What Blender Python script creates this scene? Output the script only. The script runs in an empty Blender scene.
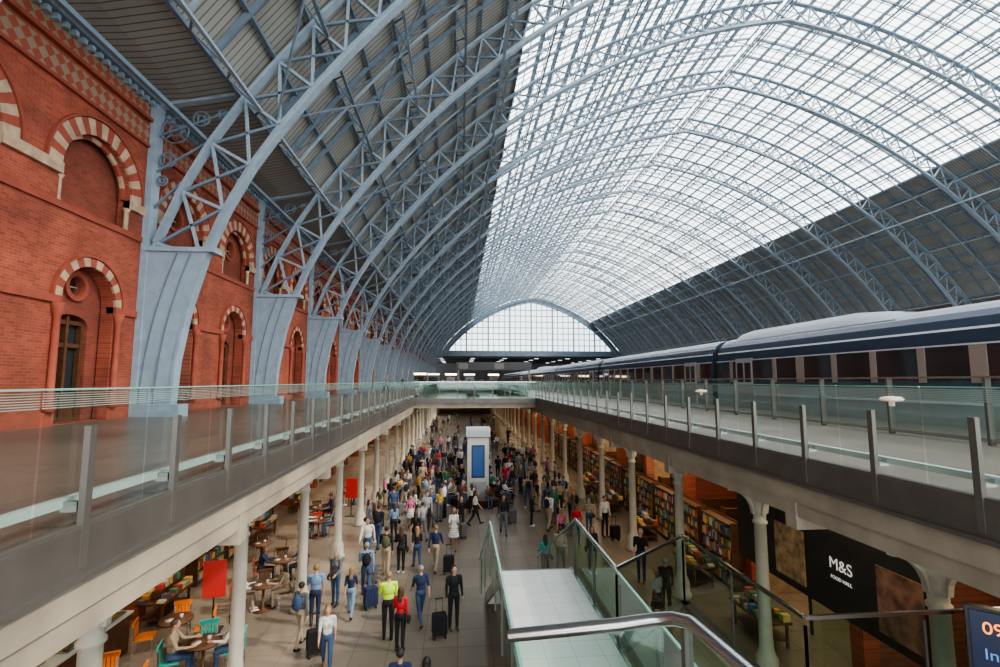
import bpy, math, random
import numpy as np
from mathutils import Vector
random.seed(7)
R=math.radians
scene=bpy.context.scene
COL=scene.collection
try:
    scene.view_settings.view_transform='AgX'; scene.view_settings.look='AgX - Medium High Contrast'; scene.view_settings.exposure=0.3
except Exception: pass

# ------------------------------------------------------------------ materials
def base_mat(name):
    m=bpy.data.materials.new(name); m.use_nodes=True
    return m, m.node_tree.nodes, m.node_tree.links, m.node_tree.nodes['Principled BSDF']
def mat(name,col,rough=.5,metal=0.,em=0.,emcol=None,var=0.12,scale=3.0,bump=0.0):
    m,N,L,b=base_mat(name)
    b.inputs['Roughness'].default_value=rough
    b.inputs['Metallic'].default_value=metal
    c=(col[0],col[1],col[2],1)
    b.inputs['Base Color'].default_value=c
    if var>0:
        tc=N.new('ShaderNodeTexCoord'); n=N.new('ShaderNodeTexNoise'); n.inputs['Scale'].default_value=scale
        n.inputs['Detail'].default_value=4
        r=N.new('ShaderNodeValToRGB')
        r.color_ramp.elements[0].position=.3; r.color_ramp.elements[1].position=.7
        r.color_ramp.elements[0].color=tuple(x*(1-var) for x in col)+(1,)
        r.color_ramp.elements[1].color=tuple(min(1,x*(1+var)) for x in col)+(1,)
        L.new(tc.outputs['Object'],n.inputs['Vector']); L.new(n.outputs['Fac'],r.inputs['Fac']); L.new(r.outputs['Color'],b.inputs['Base Color'])
        if bump>0:
            bp=N.new('ShaderNodeBump'); bp.inputs['Strength'].default_value=bump
            L.new(n.outputs['Fac'],bp.inputs['Height']); L.new(bp.outputs['Normal'],b.inputs['Normal'])
    if em>0:
        e=emcol or col
        b.inputs['Emission Color'].default_value=(e[0],e[1],e[2],1)
        b.inputs['Emission Strength'].default_value=em
    return m
def glass(name,tint,refl=.06,graz=.7,power=3.0):
    m=bpy.data.materials.new(name); m.use_nodes=True
    N=m.node_tree.nodes; L=m.node_tree.links; N.clear()
    o=N.new('ShaderNodeOutputMaterial'); t=N.new('ShaderNodeBsdfTransparent'); g=N.new('ShaderNodeBsdfGlossy')
    t.inputs['Color'].default_value=tint+(1,); g.inputs['Roughness'].default_value=.03
    g.inputs['Color'].default_value=(.85,.95,.92,1)
    lw=N.new('ShaderNodeLayerWeight'); lw.inputs['Blend'].default_value=.5
    p=N.new('ShaderNodeMath'); p.operation='POWER'; p.inputs[1].default_value=power
    mr=N.new('ShaderNodeMapRange'); mr.inputs['To Min'].default_value=refl; mr.inputs['To Max'].default_value=graz
    mx=N.new('ShaderNodeMixShader')
    L.new(lw.outputs['Facing'],p.inputs[0]); L.new(p.outputs[0],mr.inputs['Value']); L.new(mr.outputs[0],mx.inputs['Fac'])
    L.new(t.outputs[0],mx.inputs[1]); L.new(g.outputs[0],mx.inputs[2]); L.new(mx.outputs[0],o.inputs['Surface'])
    return m
def brick_mat(name,c1,c2,mortar,axis='yz'):
    m,N,L,b=base_mat(name)
    tc=N.new('ShaderNodeTexCoord'); sp=N.new('ShaderNodeSeparateXYZ'); cb=N.new('ShaderNodeCombineXYZ')
    L.new(tc.outputs['Object'],sp.inputs[0])
    L.new(sp.outputs['Y' if axis=='yz' else 'X'],cb.inputs[0]); L.new(sp.outputs['Z'],cb.inputs[1])
    br=N.new('ShaderNodeTexBrick'); br.inputs['Scale'].default_value=1
    br.inputs['Brick Width'].default_value=.23; br.inputs['Row Height'].default_value=.078
    br.inputs['Mortar Size'].default_value=.006; br.inputs['Color1'].default_value=c1+(1,)
    br.inputs['Color2'].default_value=c2+(1,); br.inputs['Mortar'].default_value=mortar+(1,)
    L.new(cb.outputs[0],br.inputs['Vector'])
    n=N.new('ShaderNodeTexNoise'); n.inputs['Scale'].default_value=.8; n.inputs['Detail'].default_value=8
    L.new(tc.outputs['Object'],n.inputs['Vector'])
    mp=N.new('ShaderNodeMapRange'); mp.inputs['From Min'].default_value=.3; mp.inputs['From Max'].default_value=.7; mp.inputs['To Min'].default_value=.65; mp.inputs['To Max'].default_value=1.25
    L.new(n.outputs['Fac'],mp.inputs['Value'])
    mul=N.new('ShaderNodeMixRGB'); mul.blend_type='MULTIPLY'; mul.inputs[0].default_value=1
    L.new(br.outputs['Color'],mul.inputs[1]); L.new(mp.outputs[0],mul.inputs[2]); L.new(mul.outputs[0],b.inputs['Base Color'])
    bp=N.new('ShaderNodeBump'); bp.inputs['Strength'].default_value=.3; bp.inputs['Distance'].default_value=.01
    L.new(br.outputs['Fac'],bp.inputs['Height']); bp.invert=True; L.new(bp.outputs[0],b.inputs['Normal'])
    b.inputs['Roughness'].default_value=.85
    return m
def frieze_mat(name):
    m,N,L,b=base_mat(name)
    tc=N.new('ShaderNodeTexCoord'); sp=N.new('ShaderNodeSeparateXYZ'); cb=N.new('ShaderNodeCombineXYZ')
    L.new(tc.outputs['Object'],sp.inputs[0]); L.new(sp.outputs['Y'],cb.inputs[0]); L.new(sp.outputs['Z'],cb.inputs[1])
    mp=N.new('ShaderNodeMapping'); mp.inputs['Rotation'].default_value=(0,0,R(45)); L.new(cb.outputs[0],mp.inputs[0])
    ck=N.new('ShaderNodeTexChecker'); ck.inputs['Scale'].default_value=4.2
    ck.inputs['Color1'].default_value=(.30,.075,.045,1); ck.inputs['Color2'].default_value=(.26,.20,.14,1)
    L.new(mp.outputs[0],ck.inputs['Vector']); L.new(ck.outputs[0],b.inputs['Base Color']); b.inputs['Roughness'].default_value=.8
    return m
def tile_mat(name,c1,c2,joint,size,rough):
    m,N,L,b=base_mat(name)
    tc=N.new('ShaderNodeTexCoord'); br=N.new('ShaderNodeTexBrick'); br.offset=0
    br.inputs['Scale'].default_value=1; br.inputs['Brick Width'].default_value=size; br.inputs['Row Height'].default_value=size
    br.inputs['Mortar Size'].default_value=.008
    br.inputs['Color1'].default_value=c1+(1,); br.inputs['Color2'].default_value=c2+(1,); br.inputs['Mortar'].default_value=joint+(1,)
    L.new(tc.outputs['Object'],br.inputs['Vector'])
    n=N.new('ShaderNodeTexNoise'); n.inputs['Scale'].default_value=.5; n.inputs['Detail'].default_value=8
    L.new(tc.outputs['Object'],n.inputs['Vector'])
    mp=N.new('ShaderNodeMapRange'); mp.inputs['To Min'].default_value=.8; mp.inputs['To Max'].default_value=1.2; L.new(n.outputs['Fac'],mp.inputs['Value'])
    mul=N.new('ShaderNodeMixRGB'); mul.blend_type='MULTIPLY'; mul.inputs[0].default_value=1
    L.new(br.outputs['Color'],mul.inputs[1]); L.new(mp.outputs[0],mul.inputs[2]); L.new(mul.outputs[0],b.inputs['Base Color'])
    b.inputs['Roughness'].default_value=rough
    return m
def board_mat(name,c1,c2):
    m,N,L,b=base_mat(name)
    tc=N.new('ShaderNodeTexCoord'); w=N.new('ShaderNodeTexWave'); w.bands_direction='Y'; w.inputs['Scale'].default_value=1.2
    w.inputs['Distortion'].default_value=0
    L.new(tc.outputs['Object'],w.inputs['Vector'])
    r=N.new('ShaderNodeValToRGB'); r.color_ramp.elements[0].color=c1+(1,); r.color_ramp.elements[1].color=c2+(1,)
    r.color_ramp.elements[0].position=.02; r.color_ramp.elements[1].position=.12
    n=N.new('ShaderNodeTexNoise'); n.inputs['Scale'].default_value=.7; L.new(tc.outputs['Object'],n.inputs['Vector'])
    mp=N.new('ShaderNodeMapRange'); mp.inputs['To Min'].default_value=.75; mp.inputs['To Max'].default_value=1.25; L.new(n.outputs['Fac'],mp.inputs['Value'])
    mul=N.new('ShaderNodeMixRGB'); mul.blend_type='MULTIPLY'; mul.inputs[0].default_value=1
    L.new(w.outputs['Fac'],r.inputs['Fac']); L.new(r.outputs[0],mul.inputs[1]); L.new(mp.outputs[0],mul.inputs[2]); L.new(mul.outputs[0],b.inputs['Base Color']); b.inputs['Roughness'].default_value=.8
    return m

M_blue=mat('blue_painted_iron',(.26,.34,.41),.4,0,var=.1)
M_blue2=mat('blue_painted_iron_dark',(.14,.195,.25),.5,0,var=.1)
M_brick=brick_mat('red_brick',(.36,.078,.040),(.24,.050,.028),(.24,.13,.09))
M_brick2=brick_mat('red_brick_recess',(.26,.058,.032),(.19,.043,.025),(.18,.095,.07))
M_cream=mat('cream_stone',(.42,.31,.21),.8,var=.25)
M_redst=mat('red_stone',(.29,.07,.042),.8,var=.15)
M_frieze=frieze_mat('frieze_tiles')
M_board=board_mat('roof_boarding',(.10,.105,.10),(.30,.305,.28))
M_roofglass=glass('roof_glass',(.88,.90,.91),.04,.25)
M_gable=glass('gable_glass',(.50,.54,.56),.04,.25)
M_glass=glass('balustrade_glass',(.80,.88,.855),.04,.5,3.5)
M_glassg=glass('stair_glass_green',(.66,.80,.74),.06,.6,3.0)
M_glassedge=mat('glass_edge_green',(.18,.36,.31),.2,var=0)
M_frit=mat('frit_band',(.40,.44,.43),.4,var=.05)
M_bar=mat('glazing_bar',(.28,.315,.34),.5,var=0)
M_conc=mat('cream_concrete',(.27,.23,.18),.75,var=.25,scale=1.2)
M_fascia=mat('steel_fascia',(.115,.105,.095),.4,.4,var=.12)
M_steel=mat('stainless_steel',(.48,.48,.47),.25,1,var=.05)
M_post=mat('post_bronze_steel',(.14,.13,.118),.4,.5,var=.05)
M_deck=tile_mat('deck_stone',(.165,.14,.118),(.14,.12,.10),(.08,.07,.06),.6,.3)
M_floor=tile_mat('concourse_stone',(.225,.19,.155),(.20,.168,.138),(.12,.10,.085),.9,.26)
M_ceil=mat('undercroft_ceiling',(.25,.23,.20),.8)
M_col=mat('column_paint',(.48,.455,.39),.5,var=.08)
M_dark=mat('dark_metal',(.03,.032,.035),.4,.2,var=.1)
M_shopwall=mat('shop_wall',(.30,.21,.13),.7,var=.3)
M_navy=mat('train_navy',(.055,.072,.11),.2,.35,var=.05)
M_roofn=mat('train_roof',(.19,.22,.26),.28,.3,var=.08)
M_silver=mat('train_silver',(.38,.41,.44),.35,.4,var=.05)
M_stripe=mat('train_light_stripe',(.50,.53,.56),.4,var=0)
M_pillar=mat('train_pillar_beige',(.26,.21,.18),.35,var=0)
M_win=mat('train_window',(.06,.06,.065),.05,.5,var=0)
M_white=mat('white_panel',(.56,.56,.54),.5,var=.04)
M_landing=tile_mat('landing_stone',(.60,.60,.58),(.56,.56,.54),(.42,.41,.40),.45,.3)
M_nose=mat('stair_nosing',(.2,.2,.2),.6)
M_wood=mat('dark_wood',(.10,.045,.02),.5,var=.3,scale=8)
M_dglass=mat('door_glass',(.03,.035,.04),.08,var=0)
M_lampw=mat('warm_downlight',(1,.80,.52),.5,em=9,var=0)
M_lampc=mat('cool_light',(.9,.95,1),.5,em=3,var=0)
M_screen=mat('blue_display_screen',(.02,.06,.18),.3,em=.2,emcol=(.03,.12,.36),var=0)
M_amber=mat('amber_led',(1,.30,.04),.5,em=1.5,var=0)
M_txtw=mat('white_lettering',(.85,.85,.83),.5,em=.3,var=0)
M_txtb=mat('blue_lettering',(.15,.35,.7),.5,em=.4,var=0)
M_red=mat('red_sign',(.5,.03,.025),.5,em=.05,var=0)
M_track=mat('track_ballast',(.10,.09,.08),.9)

# ------------------------------------------------------------------ mesh builder
class MB:
    def __init__(s): s.v=[]; s.f=[]; s.m=[]; s.mats=[]; s.sm=[]
    def mi(s,m):
        if m not in s.mats: s.mats.append(m)
        return s.mats.index(m)
    def add(s,vs,fs,m,smooth=False):
        o=len(s.v); s.v+= [tuple(x) for x in vs]; k=s.mi(m)
        for f in fs: s.f.append(tuple(o+i for i in f)); s.m.append(k); s.sm.append(smooth)
    def box(s,x0,x1,y0,y1,z0,z1,m):
        s.add([(x0,y0,z0),(x1,y0,z0),(x1,y1,z0),(x0,y1,z0),(x0,y0,z1),(x1,y0,z1),(x1,y1,z1),(x0,y1,z1)],
              [(0,3,2,1),(4,5,6,7),(0,1,5,4),(1,2,6,5),(2,3,7,6),(3,0,4,7)],m)
    def beam(s,p0,p1,w,t,m,ref=(0,1,0)):
        p0=Vector(p0);p1=Vector(p1);d=(p1-p0)
        if d.length<1e-6: return
        d.normalize(); r=Vector(ref); r=r-d*r.dot(d)
        if r.length<1e-4: r=Vector((1,0,0)); r=r-d*r.dot(d)
        r.normalize(); u=d.cross(r); a=r*w/2; b=u*t/2
        s.add([p0-a-b,p0+a-b,p0+a+b,p0-a+b,p1-a-b,p1+a-b,p1+a+b,p1-a+b],
              [(0,3,2,1),(4,5,6,7),(0,1,5,4),(1,2,6,5),(2,3,7,6),(3,0,4,7)],m)
    def prism(s,poly,a,b,m,plane='xz'):
        n=len(poly)
        def P(p,h):
            if plane=='xz': return (p[0],h,p[1])
            if plane=='yz': return (h,p[0],p[1])
            return (p[0],p[1],h)
        vs=[P(p,a) for p in poly]+[P(p,b) for p in poly]
        fs=[tuple(range(n)),tuple(range(2*n-1,n-1,-1))]+[(i,(i+1)%n,n+(i+1)%n,n+i) for i in range(n)]
        s.add(vs,fs,m)
    def lathe(s,prof,m,n=16,c=(0,0,0),smooth=True):
        vs=[];fs=[]
        for r,z in prof:
            for i in range(n):
                a=2*math.pi*i/n; vs.append((c[0]+r*math.cos(a),c[1]+r*math.sin(a),c[2]+z))
        for j in range(len(prof)-1):
            for i in range(n):
                k=(i+1)%n; fs.append((j*n+i,j*n+k,(j+1)*n+k,(j+1)*n+i))
        fs.append(tuple(range(n-1,-1,-1))); fs.append(tuple((len(prof)-1)*n+i for i in range(n)))
        s.add(vs,fs,m,smooth)
    def capsule(s,p0,p1,r0,r1,m,n=10,hem=3):
        p0=Vector(p0);p1=Vector(p1);d=p1-p0; L=d.length
        d=d.normalized() if L>1e-6 else Vector((0,0,1))
        a=d.orthogonal().normalized(); b=d.cross(a)
        rings=[]
        for i in range(1,hem+1):
            t=math.pi/2*i/(hem+0.0); rings.append((p0-d*r0*math.cos(t),r0*math.sin(t)))
        for i in range(0,hem):
            t=math.pi/2*i/(hem+0.0); rings.append((p1+d*r1*math.sin(t),r1*math.cos(t)))
        vs=[p0-d*r0];fs=[]
        for c,r in rings:
            for i in range(n):
                t=2*math.pi*i/n; vs.append(c+a*(r*math.cos(t))+b*(r*math.sin(t)))
        vs.append(p1+d*r1)
        for i in range(n): fs.append((0,1+(i+1)%n,1+i))
        for j in range(len(rings)-1):
            for i in range(n):
                k=(i+1)%n; fs.append((1+j*n+i,1+j*n+k,1+(j+1)*n+k,1+(j+1)*n+i))
        e=len(vs)-1; j=len(rings)-1
        for i in range(n): fs.append((e,1+j*n+i,1+j*n+(i+1)%n))
        s.add(vs,fs,m,True)
    def ellipsoid(s,c,r,m,n=14,k=9):
        vs=[(c[0],c[1],c[2]-r[2])];fs=[]
        for j in range(1,k):
            t=math.pi*j/k
            for i in range(n):
                a=2*math.pi*i/n; vs.append((c[0]+r[0]*math.sin(t)*math.cos(a),c[1]+r[1]*math.sin(t)*math.sin(a),c[2]-r[2]*math.cos(t)))
        vs.append((c[0],c[1],c[2]+r[2])); e=len(vs)-1
        for i in range(n): fs.append((0,1+(i+1)%n,1+i))
        for j in range(k-2):
            for i in range(n):
                q=(i+1)%n; fs.append((1+j*n+i,1+j*n+q,1+(j+1)*n+q,1+(j+1)*n+i))
        for i in range(n): fs.append((e,1+(k-2)*n+i,1+(k-2)*n+(i+1)%n))
        s.add(vs,fs,m,True)
    def mesh(s,name):
        me=bpy.data.meshes.new(name); me.from_pydata(s.v,[],s.f)
        for m in s.mats: me.materials.append(m)
        me.polygons.foreach_set('material_index',s.m); me.polygons.foreach_set('use_smooth',s.sm); me.update()
        return me
    def obj(s,name,loc=(0,0,0),rot=0,parent=None):
        return place(name,s.mesh(name),loc,rot,parent)
def place(name,me,loc=(0,0,0),rot=0,parent=None,scale=1):
    o=bpy.data.objects.new(name,me); COL.objects.link(o); o.location=loc; o.rotation_euler=(0,0,rot); o.scale=(scale,)*3
    if parent: o.parent=parent
    return o
def tube(name,pts,r,m,parent=None,res=6):
    cu=bpy.data.curves.new(name,'CURVE'); cu.dimensions='3D'; cu.bevel_depth=r; cu.bevel_resolution=res
    sp=cu.splines.new('POLY'); sp.points.add(len(pts)-1)
    for i,p in enumerate(pts): sp.points[i].co=(*p,1)
    cu.materials.append(m); cu.use_fill_caps=True
    o=bpy.data.objects.new(name,cu); COL.objects.link(o)
    if parent: o.parent=parent
    return o
def text(name,body,size,loc,rot,m,parent=None):
    cu=bpy.data.curves.new(name,'FONT'); cu.body=body; cu.size=size; cu.extrude=.004; cu.align_x='CENTER'; cu.align_y='CENTER'
    cu.materials.append(m); o=bpy.data.objects.new(name,cu); COL.objects.link(o); o.location=loc; o.rotation_euler=rot
    if parent: o.parent=parent
    return o

# ------------------------------------------------------------------ dims
XL,XR=-2.95,5.0          # void edges
WALL=-10.6; CX=26.3; LOW=-5.85; YEND=176
S0=CX+9.3
C1=S0-17.4; TH=R(35)
C2x=C1-31.4*math.cos(TH); C2z=-31.4*math.sin(TH)
ANG=[('a',TH*i/6) for i in range(6)]
APEX=math.acos(-C2x/48.8)
NM=22
ANG+= [('b',TH+(APEX-TH)*i/NM) for i in range(NM+1)]
def P(i,off,side=-1,frac=0.0):
    k,a=ANG[i]
    if frac>0 and i+1<len(ANG):
        k2,a2=ANG[i+1]; a=a+((a2 if k2==k else TH)-a)*frac
    if k=='a': x=C1+(17.4+off)*math.cos(a); z=(17.4+off)*math.sin(a)
    else: x=C2x+(48.8+off)*math.cos(a); z=C2z+(48.8+off)*math.sin(a)
    x=max(x,0)
    return Vector((CX+side*x,0,z))
NP=len(ANG)
OUT=36.9
# ---- main rib
def build_rib():
    b=MB()
    for side in (-1,1):
        xo=CX+side*(CX-WALL-.12)
        sg=-side
        for i in range(NP-1):
            b.beam(P(i,0.1,side),P(i+1,0.1,side),.36,.09,M_blue)
            b.beam(P(i,0.22,side),P(i+1,0.22,side),.09,.24,M_blue)
            if i>=3:
                b.beam(P(i,1.8,side),P(i+1,1.8,side),.34,.12,M_blue)
                b.beam(P(i,.3,side),P(i+1,1.75,side),.10,.09,M_blue)
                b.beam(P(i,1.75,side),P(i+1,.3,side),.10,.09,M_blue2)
                b.beam(P(i,.3,side),P(i,1.75,side),.14,.10,M_blue)
        poly=[(xo,0)]
        poly+=[(xo,5.5)]
        for a in range(6,-1,-1):
            z=5.5*a/6
            x=C1+17.5*math.sqrt(max(0,1-(z/17.5)**2))
            poly.append((CX+side*x,z))
        b.prism(poly,-.15,.15,M_blue)
        b.box(min(xo,xo+sg*2.25),max(xo,xo+sg*2.25),-.26,.26,5.45,5.6,M_blue)
        b.box(min(xo-sg*.05,xo+sg*1.45),max(xo-sg*.05,xo+sg*1.45),-.3,.3,0,.4,M_blue)
        b.box(xo-.1,xo+.1,-.22,.22,0,10.7,M_blue)
        for off in (.5,.95):
            pr=None
            for a in range(0,7):
                z=5.4*a/6; x=C1+(17.5+off)*math.sqrt(max(0,1-(z/17.5)**2)); x=min(x,CX-WALL-.2)
                q=Vector((CX+side*x,0,z))
                if pr is not None: b.beam(pr,q,.36,.05,M_blue2)
                pr=q
        zs=[5.6,6.9,8.2,9.5,10.6]
        def outer_x(z):
            zz=min(z,11.2); return C1+19.2*math.sqrt(max(0,1-(zz/19.2)**2))
        pts_o=[Vector((CX+side*min(outer_x(z),CX-WALL-.1),0,z)) for z in zs]
        for j in range(4):
            b.beam(pts_o[j],pts_o[j+1],.26,.1,M_blue)
            b.beam((xo,0,zs[j]),pts_o[j+1],.08,.06,M_blue2)
        for (dx,z,r) in ((.62,9.75,.45),(.42,8.7,.26),(.3,7.95,.17),(1.45,10.22,.27),(2.15,10.4,.16)):
            n=14
            for q in range(n):
                a0=2*math.pi*q/n;a1=2*math.pi*(q+1)/n
                for rr in (r,r*.45):
                    b.beam((xo+sg*(dx+rr*math.cos(a0)),0,z+rr*math.sin(a0)),(xo+sg*(dx+rr*math.cos(a1)),0,z+rr*math.sin(a1)),.06,.035,M_blue2)
            for q in range(4):
                a0=math.pi/2*q+.78
                b.beam((xo+sg*(dx+r*.45*math.cos(a0)),0,z+r*.45*math.sin(a0)),(xo+sg*(dx+r*math.cos(a0)),0,z+r*math.sin(a0)),.05,.035,M_blue2)
        b.beam((xo,0,10.6),(CX+side*(33.9),0,11.2),.26,.12,M_blue)
    return b.mesh('shed_roof_rib')
rib=build_rib()
RY=[16.7+8.8*k for k in range(-3,19)]
for y in RY: place('shed_roof_rib',rib,(0,y,0))
Y0=RY[0]-1; Y1=YEND
b=MB()
purl=[6+2*i for i in range(0,12)]
for side in (-1,1):
    for i in range(5,NP):
        p=P(i,1.95,side)
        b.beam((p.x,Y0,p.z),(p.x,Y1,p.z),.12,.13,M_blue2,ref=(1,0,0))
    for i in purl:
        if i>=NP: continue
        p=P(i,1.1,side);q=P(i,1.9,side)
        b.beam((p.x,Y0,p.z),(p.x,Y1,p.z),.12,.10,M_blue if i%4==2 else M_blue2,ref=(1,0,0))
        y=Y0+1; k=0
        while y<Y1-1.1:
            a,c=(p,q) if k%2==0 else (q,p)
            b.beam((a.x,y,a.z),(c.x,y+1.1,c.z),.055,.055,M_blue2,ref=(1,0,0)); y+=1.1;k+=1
    for i in (13,20):
        p=P(i,-.1,side); b.beam((p.x,Y0,p.z),(p.x,Y1,p.z),.15,.15,M_blue,ref=(1,0,0))
b.obj('roof_purlins')
b=MB()
for ky in range(-3,19):
    for s in range(1,4):
        y=16.7+8.8*ky+2.2*s
        if y>Y1: continue
        for side in (-1,1):
            for i in range(6,NP-1):
                p=P(i,1.9,side);q=P(i+1,1.9,side);p.y=q.y=y
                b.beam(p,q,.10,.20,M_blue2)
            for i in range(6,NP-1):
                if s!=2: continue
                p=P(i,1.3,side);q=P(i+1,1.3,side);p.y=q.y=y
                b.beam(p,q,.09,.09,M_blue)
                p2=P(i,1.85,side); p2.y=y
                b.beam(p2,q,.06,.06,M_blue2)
b.obj('roof_secondary_ribs')
b=MB()
for side in (-1,1):
    for k,yk in enumerate(RY[:-1]):
        for (i0,i1) in ((6,11),(11,6)):
            n=5
            for j in range(n):
                ia=i0+(i1-i0)*j//n; ib=i0+(i1-i0)*(j+1)//n
                p=P(ia,.45,side);q=P(ib,.45,side);p.y=yk+8.8*j/n;q.y=yk+8.8*(j+1)/n
                b.beam(p,q,.06,.06,M_blue2,ref=(0,1,0))
b.obj('roof_wind_bracing')
GI=15
b=MB()
for side in (-1,1):
    prof=[Vector((CX+side*(OUT+.4),0,10.72)),Vector((CX+side*(OUT-1.2),0,10.85))]+[P(i,2.1,side) for i in range(6,GI+1)]
    for a,c in zip(prof[:-1],prof[1:]):
        b.add([(a.x,Y0,a.z),(a.x,Y1,a.z),(c.x,Y1,c.z),(c.x,Y0,c.z)],[(0,1,2,3)],M_board)
b.obj('ceiling')
b=MB()
for side in (-1,1):
    for i in range(GI,NP-1):
        a=P(i,2.2,side);c=P(i+1,2.2,side)
        b.add([(a.x,Y0,a.z),(a.x,Y1,a.z),(c.x,Y1,c.z),(c.x,Y0,c.z)],[(0,1,2,3)],M_roofglass)
    y=Y0
    while y<Y1:
        for i in range(GI,NP-1):
            a=P(i,2.14,side);c=P(i+1,2.14,side);a.y=c.y=y
            b.beam(a,c,.05,.055,M_bar)
        y+=.733
    for i in range(GI,NP-1):
        for fr in (0,.5):
            a=P(i,2.12,side,fr)
            b.beam((a.x,Y0,a.z),(a.x,Y1,a.z),.07 if fr else .24,.08,M_bar,ref=(1,0,0))
b.obj('window_roof_glazing')
# ---- north gable
b=MB()
pts=[P(i,.3,-1) for i in range(6,NP)]+[P(i,.3,1) for i in range(NP-2,5,-1)]
poly=[(p.x,p.z) for p in pts]
ZG=12.0
b.add([(x,YEND,max(z,ZG)) for x,z in poly],[tuple(range(len(poly)))],M_gable)
def archz(x):
    d=abs(x-CX); return C2z+math.sqrt(max(0,49.1**2-(d-C2x)**2))
x=CX-32; kk=0
while x<CX+32.1:
    z=archz(x); hw=.26 if kk%4==0 else .13
    if z>ZG: b.box(x-hw,x+hw,YEND-.15,YEND+.15,ZG,z,M_bar)
    x+=2.0; kk+=1
for z in (12,14.2,16.4,18.6,20.8,23,25.2,27.4):
    xs=[x/4 for x in range(0,150) if archz(CX+x/4)>z]
    h=max(xs) if xs else 1
    b.box(CX-h,CX+h,YEND-.12,YEND+.12,z-.14,z+.14,M_bar)
b.box(CX-37,CX+37,YEND-.6,YEND+.6,10.2,12.2,M_blue2)
for p,q in zip(pts[:-1],pts[1:]):
    b.beam((p.x,YEND,p.z+.7),(q.x,YEND,q.z+.7),.6,2.0,M_blue2)
b.obj('window_north_gable')
b=MB()
b.box(-40,95,YEND+.7,236,9.6,10.3,M_dark)
b.box(-40,95,236,237,-1,9.6,mat('extension_end_wall',(.10,.10,.10),.8))
for yy in range(int(YEND)+4,235,14):
    for xx in range(-8,60,12):
        b.box(xx,xx+1.6,yy,yy+.3,9.5,9.58,M_lampc)
b.obj('extension_roof')

# ------------------------------------------------------------------ left brick wall
def arch_poly(cu,r,spring,bottom,n=18):
    pts=[(cu-r,bottom),(cu-r,spring)]
    for i in range(1,n): 
        a=math.pi-math.pi*i/n; pts.append((cu+r*math.cos(a),spring+r*math.sin(a)))
    pts+=[(cu+r,spring),(cu+r,bottom)]
    return pts
def circ(cu,cv,r,n=20): return [(cu+r*math.cos(2*math.pi*i/n),cv+r*math.sin(2*math.pi*i/n)) for i in range(n)]
def panel_mesh(name,outer,holes,thick):
    cu=bpy.data.curves.new(name,'CURVE'); cu.dimensions='2D'; cu.fill_mode='BOTH'; cu.extrude=thick/2
    for pl in [outer]+holes:
        sp=cu.splines.new('POLY'); sp.points.add(len(pl)-1); sp.use_cyclic_u=True
        for i,p in enumerate(pl): sp.points[i].co=(p[0],p[1],0,1)
    o=bpy.data.objects.new(name,cu); COL.objects.link(o)
    dg=bpy.context.evaluated_depsgraph_get(); dg.update()
    me=bpy.data.meshes.new_from_object(o.evaluated_get(dg))
    vs=[tuple(v.co) for v in me.vertices]; fs=[tuple(p.vertices) for p in me.polygons]
    bpy.data.objects.remove(o); bpy.data.curves.remove(cu); bpy.data.meshes.remove(me)
    return vs,fs
UC=2.2
fr_holes=[arch_poly(UC,1.35,6.9,5.9),arch_poly(UC,1.0,3.4,0.02)]
fv,ff=panel_mesh('f',[(0,0),(4.4,0),(4.4,10.0),(0,10.0)],fr_holes,.36)
door_hole=[(UC-.6,.02)]+[(UC+.6,.02),(UC+.6,2.75)]+[(UC+.6*math.cos(a),2.75+.28*math.sin(a)) for a in [math.pi*i/8 for i in range(1,8)]]+[(UC-.6,2.75)]
bk_holes=[circ(UC,3.85,.3),door_hole,circ(UC,7.35,.4)]
bv,bf=panel_mesh('b',[(0,0),(4.4,0),(4.4,10.0),(0,10.0)],bk_holes,.3)
bv2,bf2=panel_mesh('b2',[(0,0),(4.4,0),(4.4,10.0),(0,10.0)],bk_holes[:2],.3)
w=MB()
def voussoir(b,y0,cz,r0,r1,xf,n,flip=0):
    for i in range(n):
        a0=math.pi*i/n;a1=math.pi*(i+1)/n
        m=M_cream if (i+flip)%2==0 else M_redst
        poly=[(y0+r*math.cos(a),cz+r*math.sin(a)) for r,a in ((r0,a0),(r1,a0),(r1,(a0+a1)/2),(r1,a1),(r0,a1),(r0,(a0+a1)/2))]
        b.prism(poly,xf-.02,xf+.06,m,'yz')
nb0=-5
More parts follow.
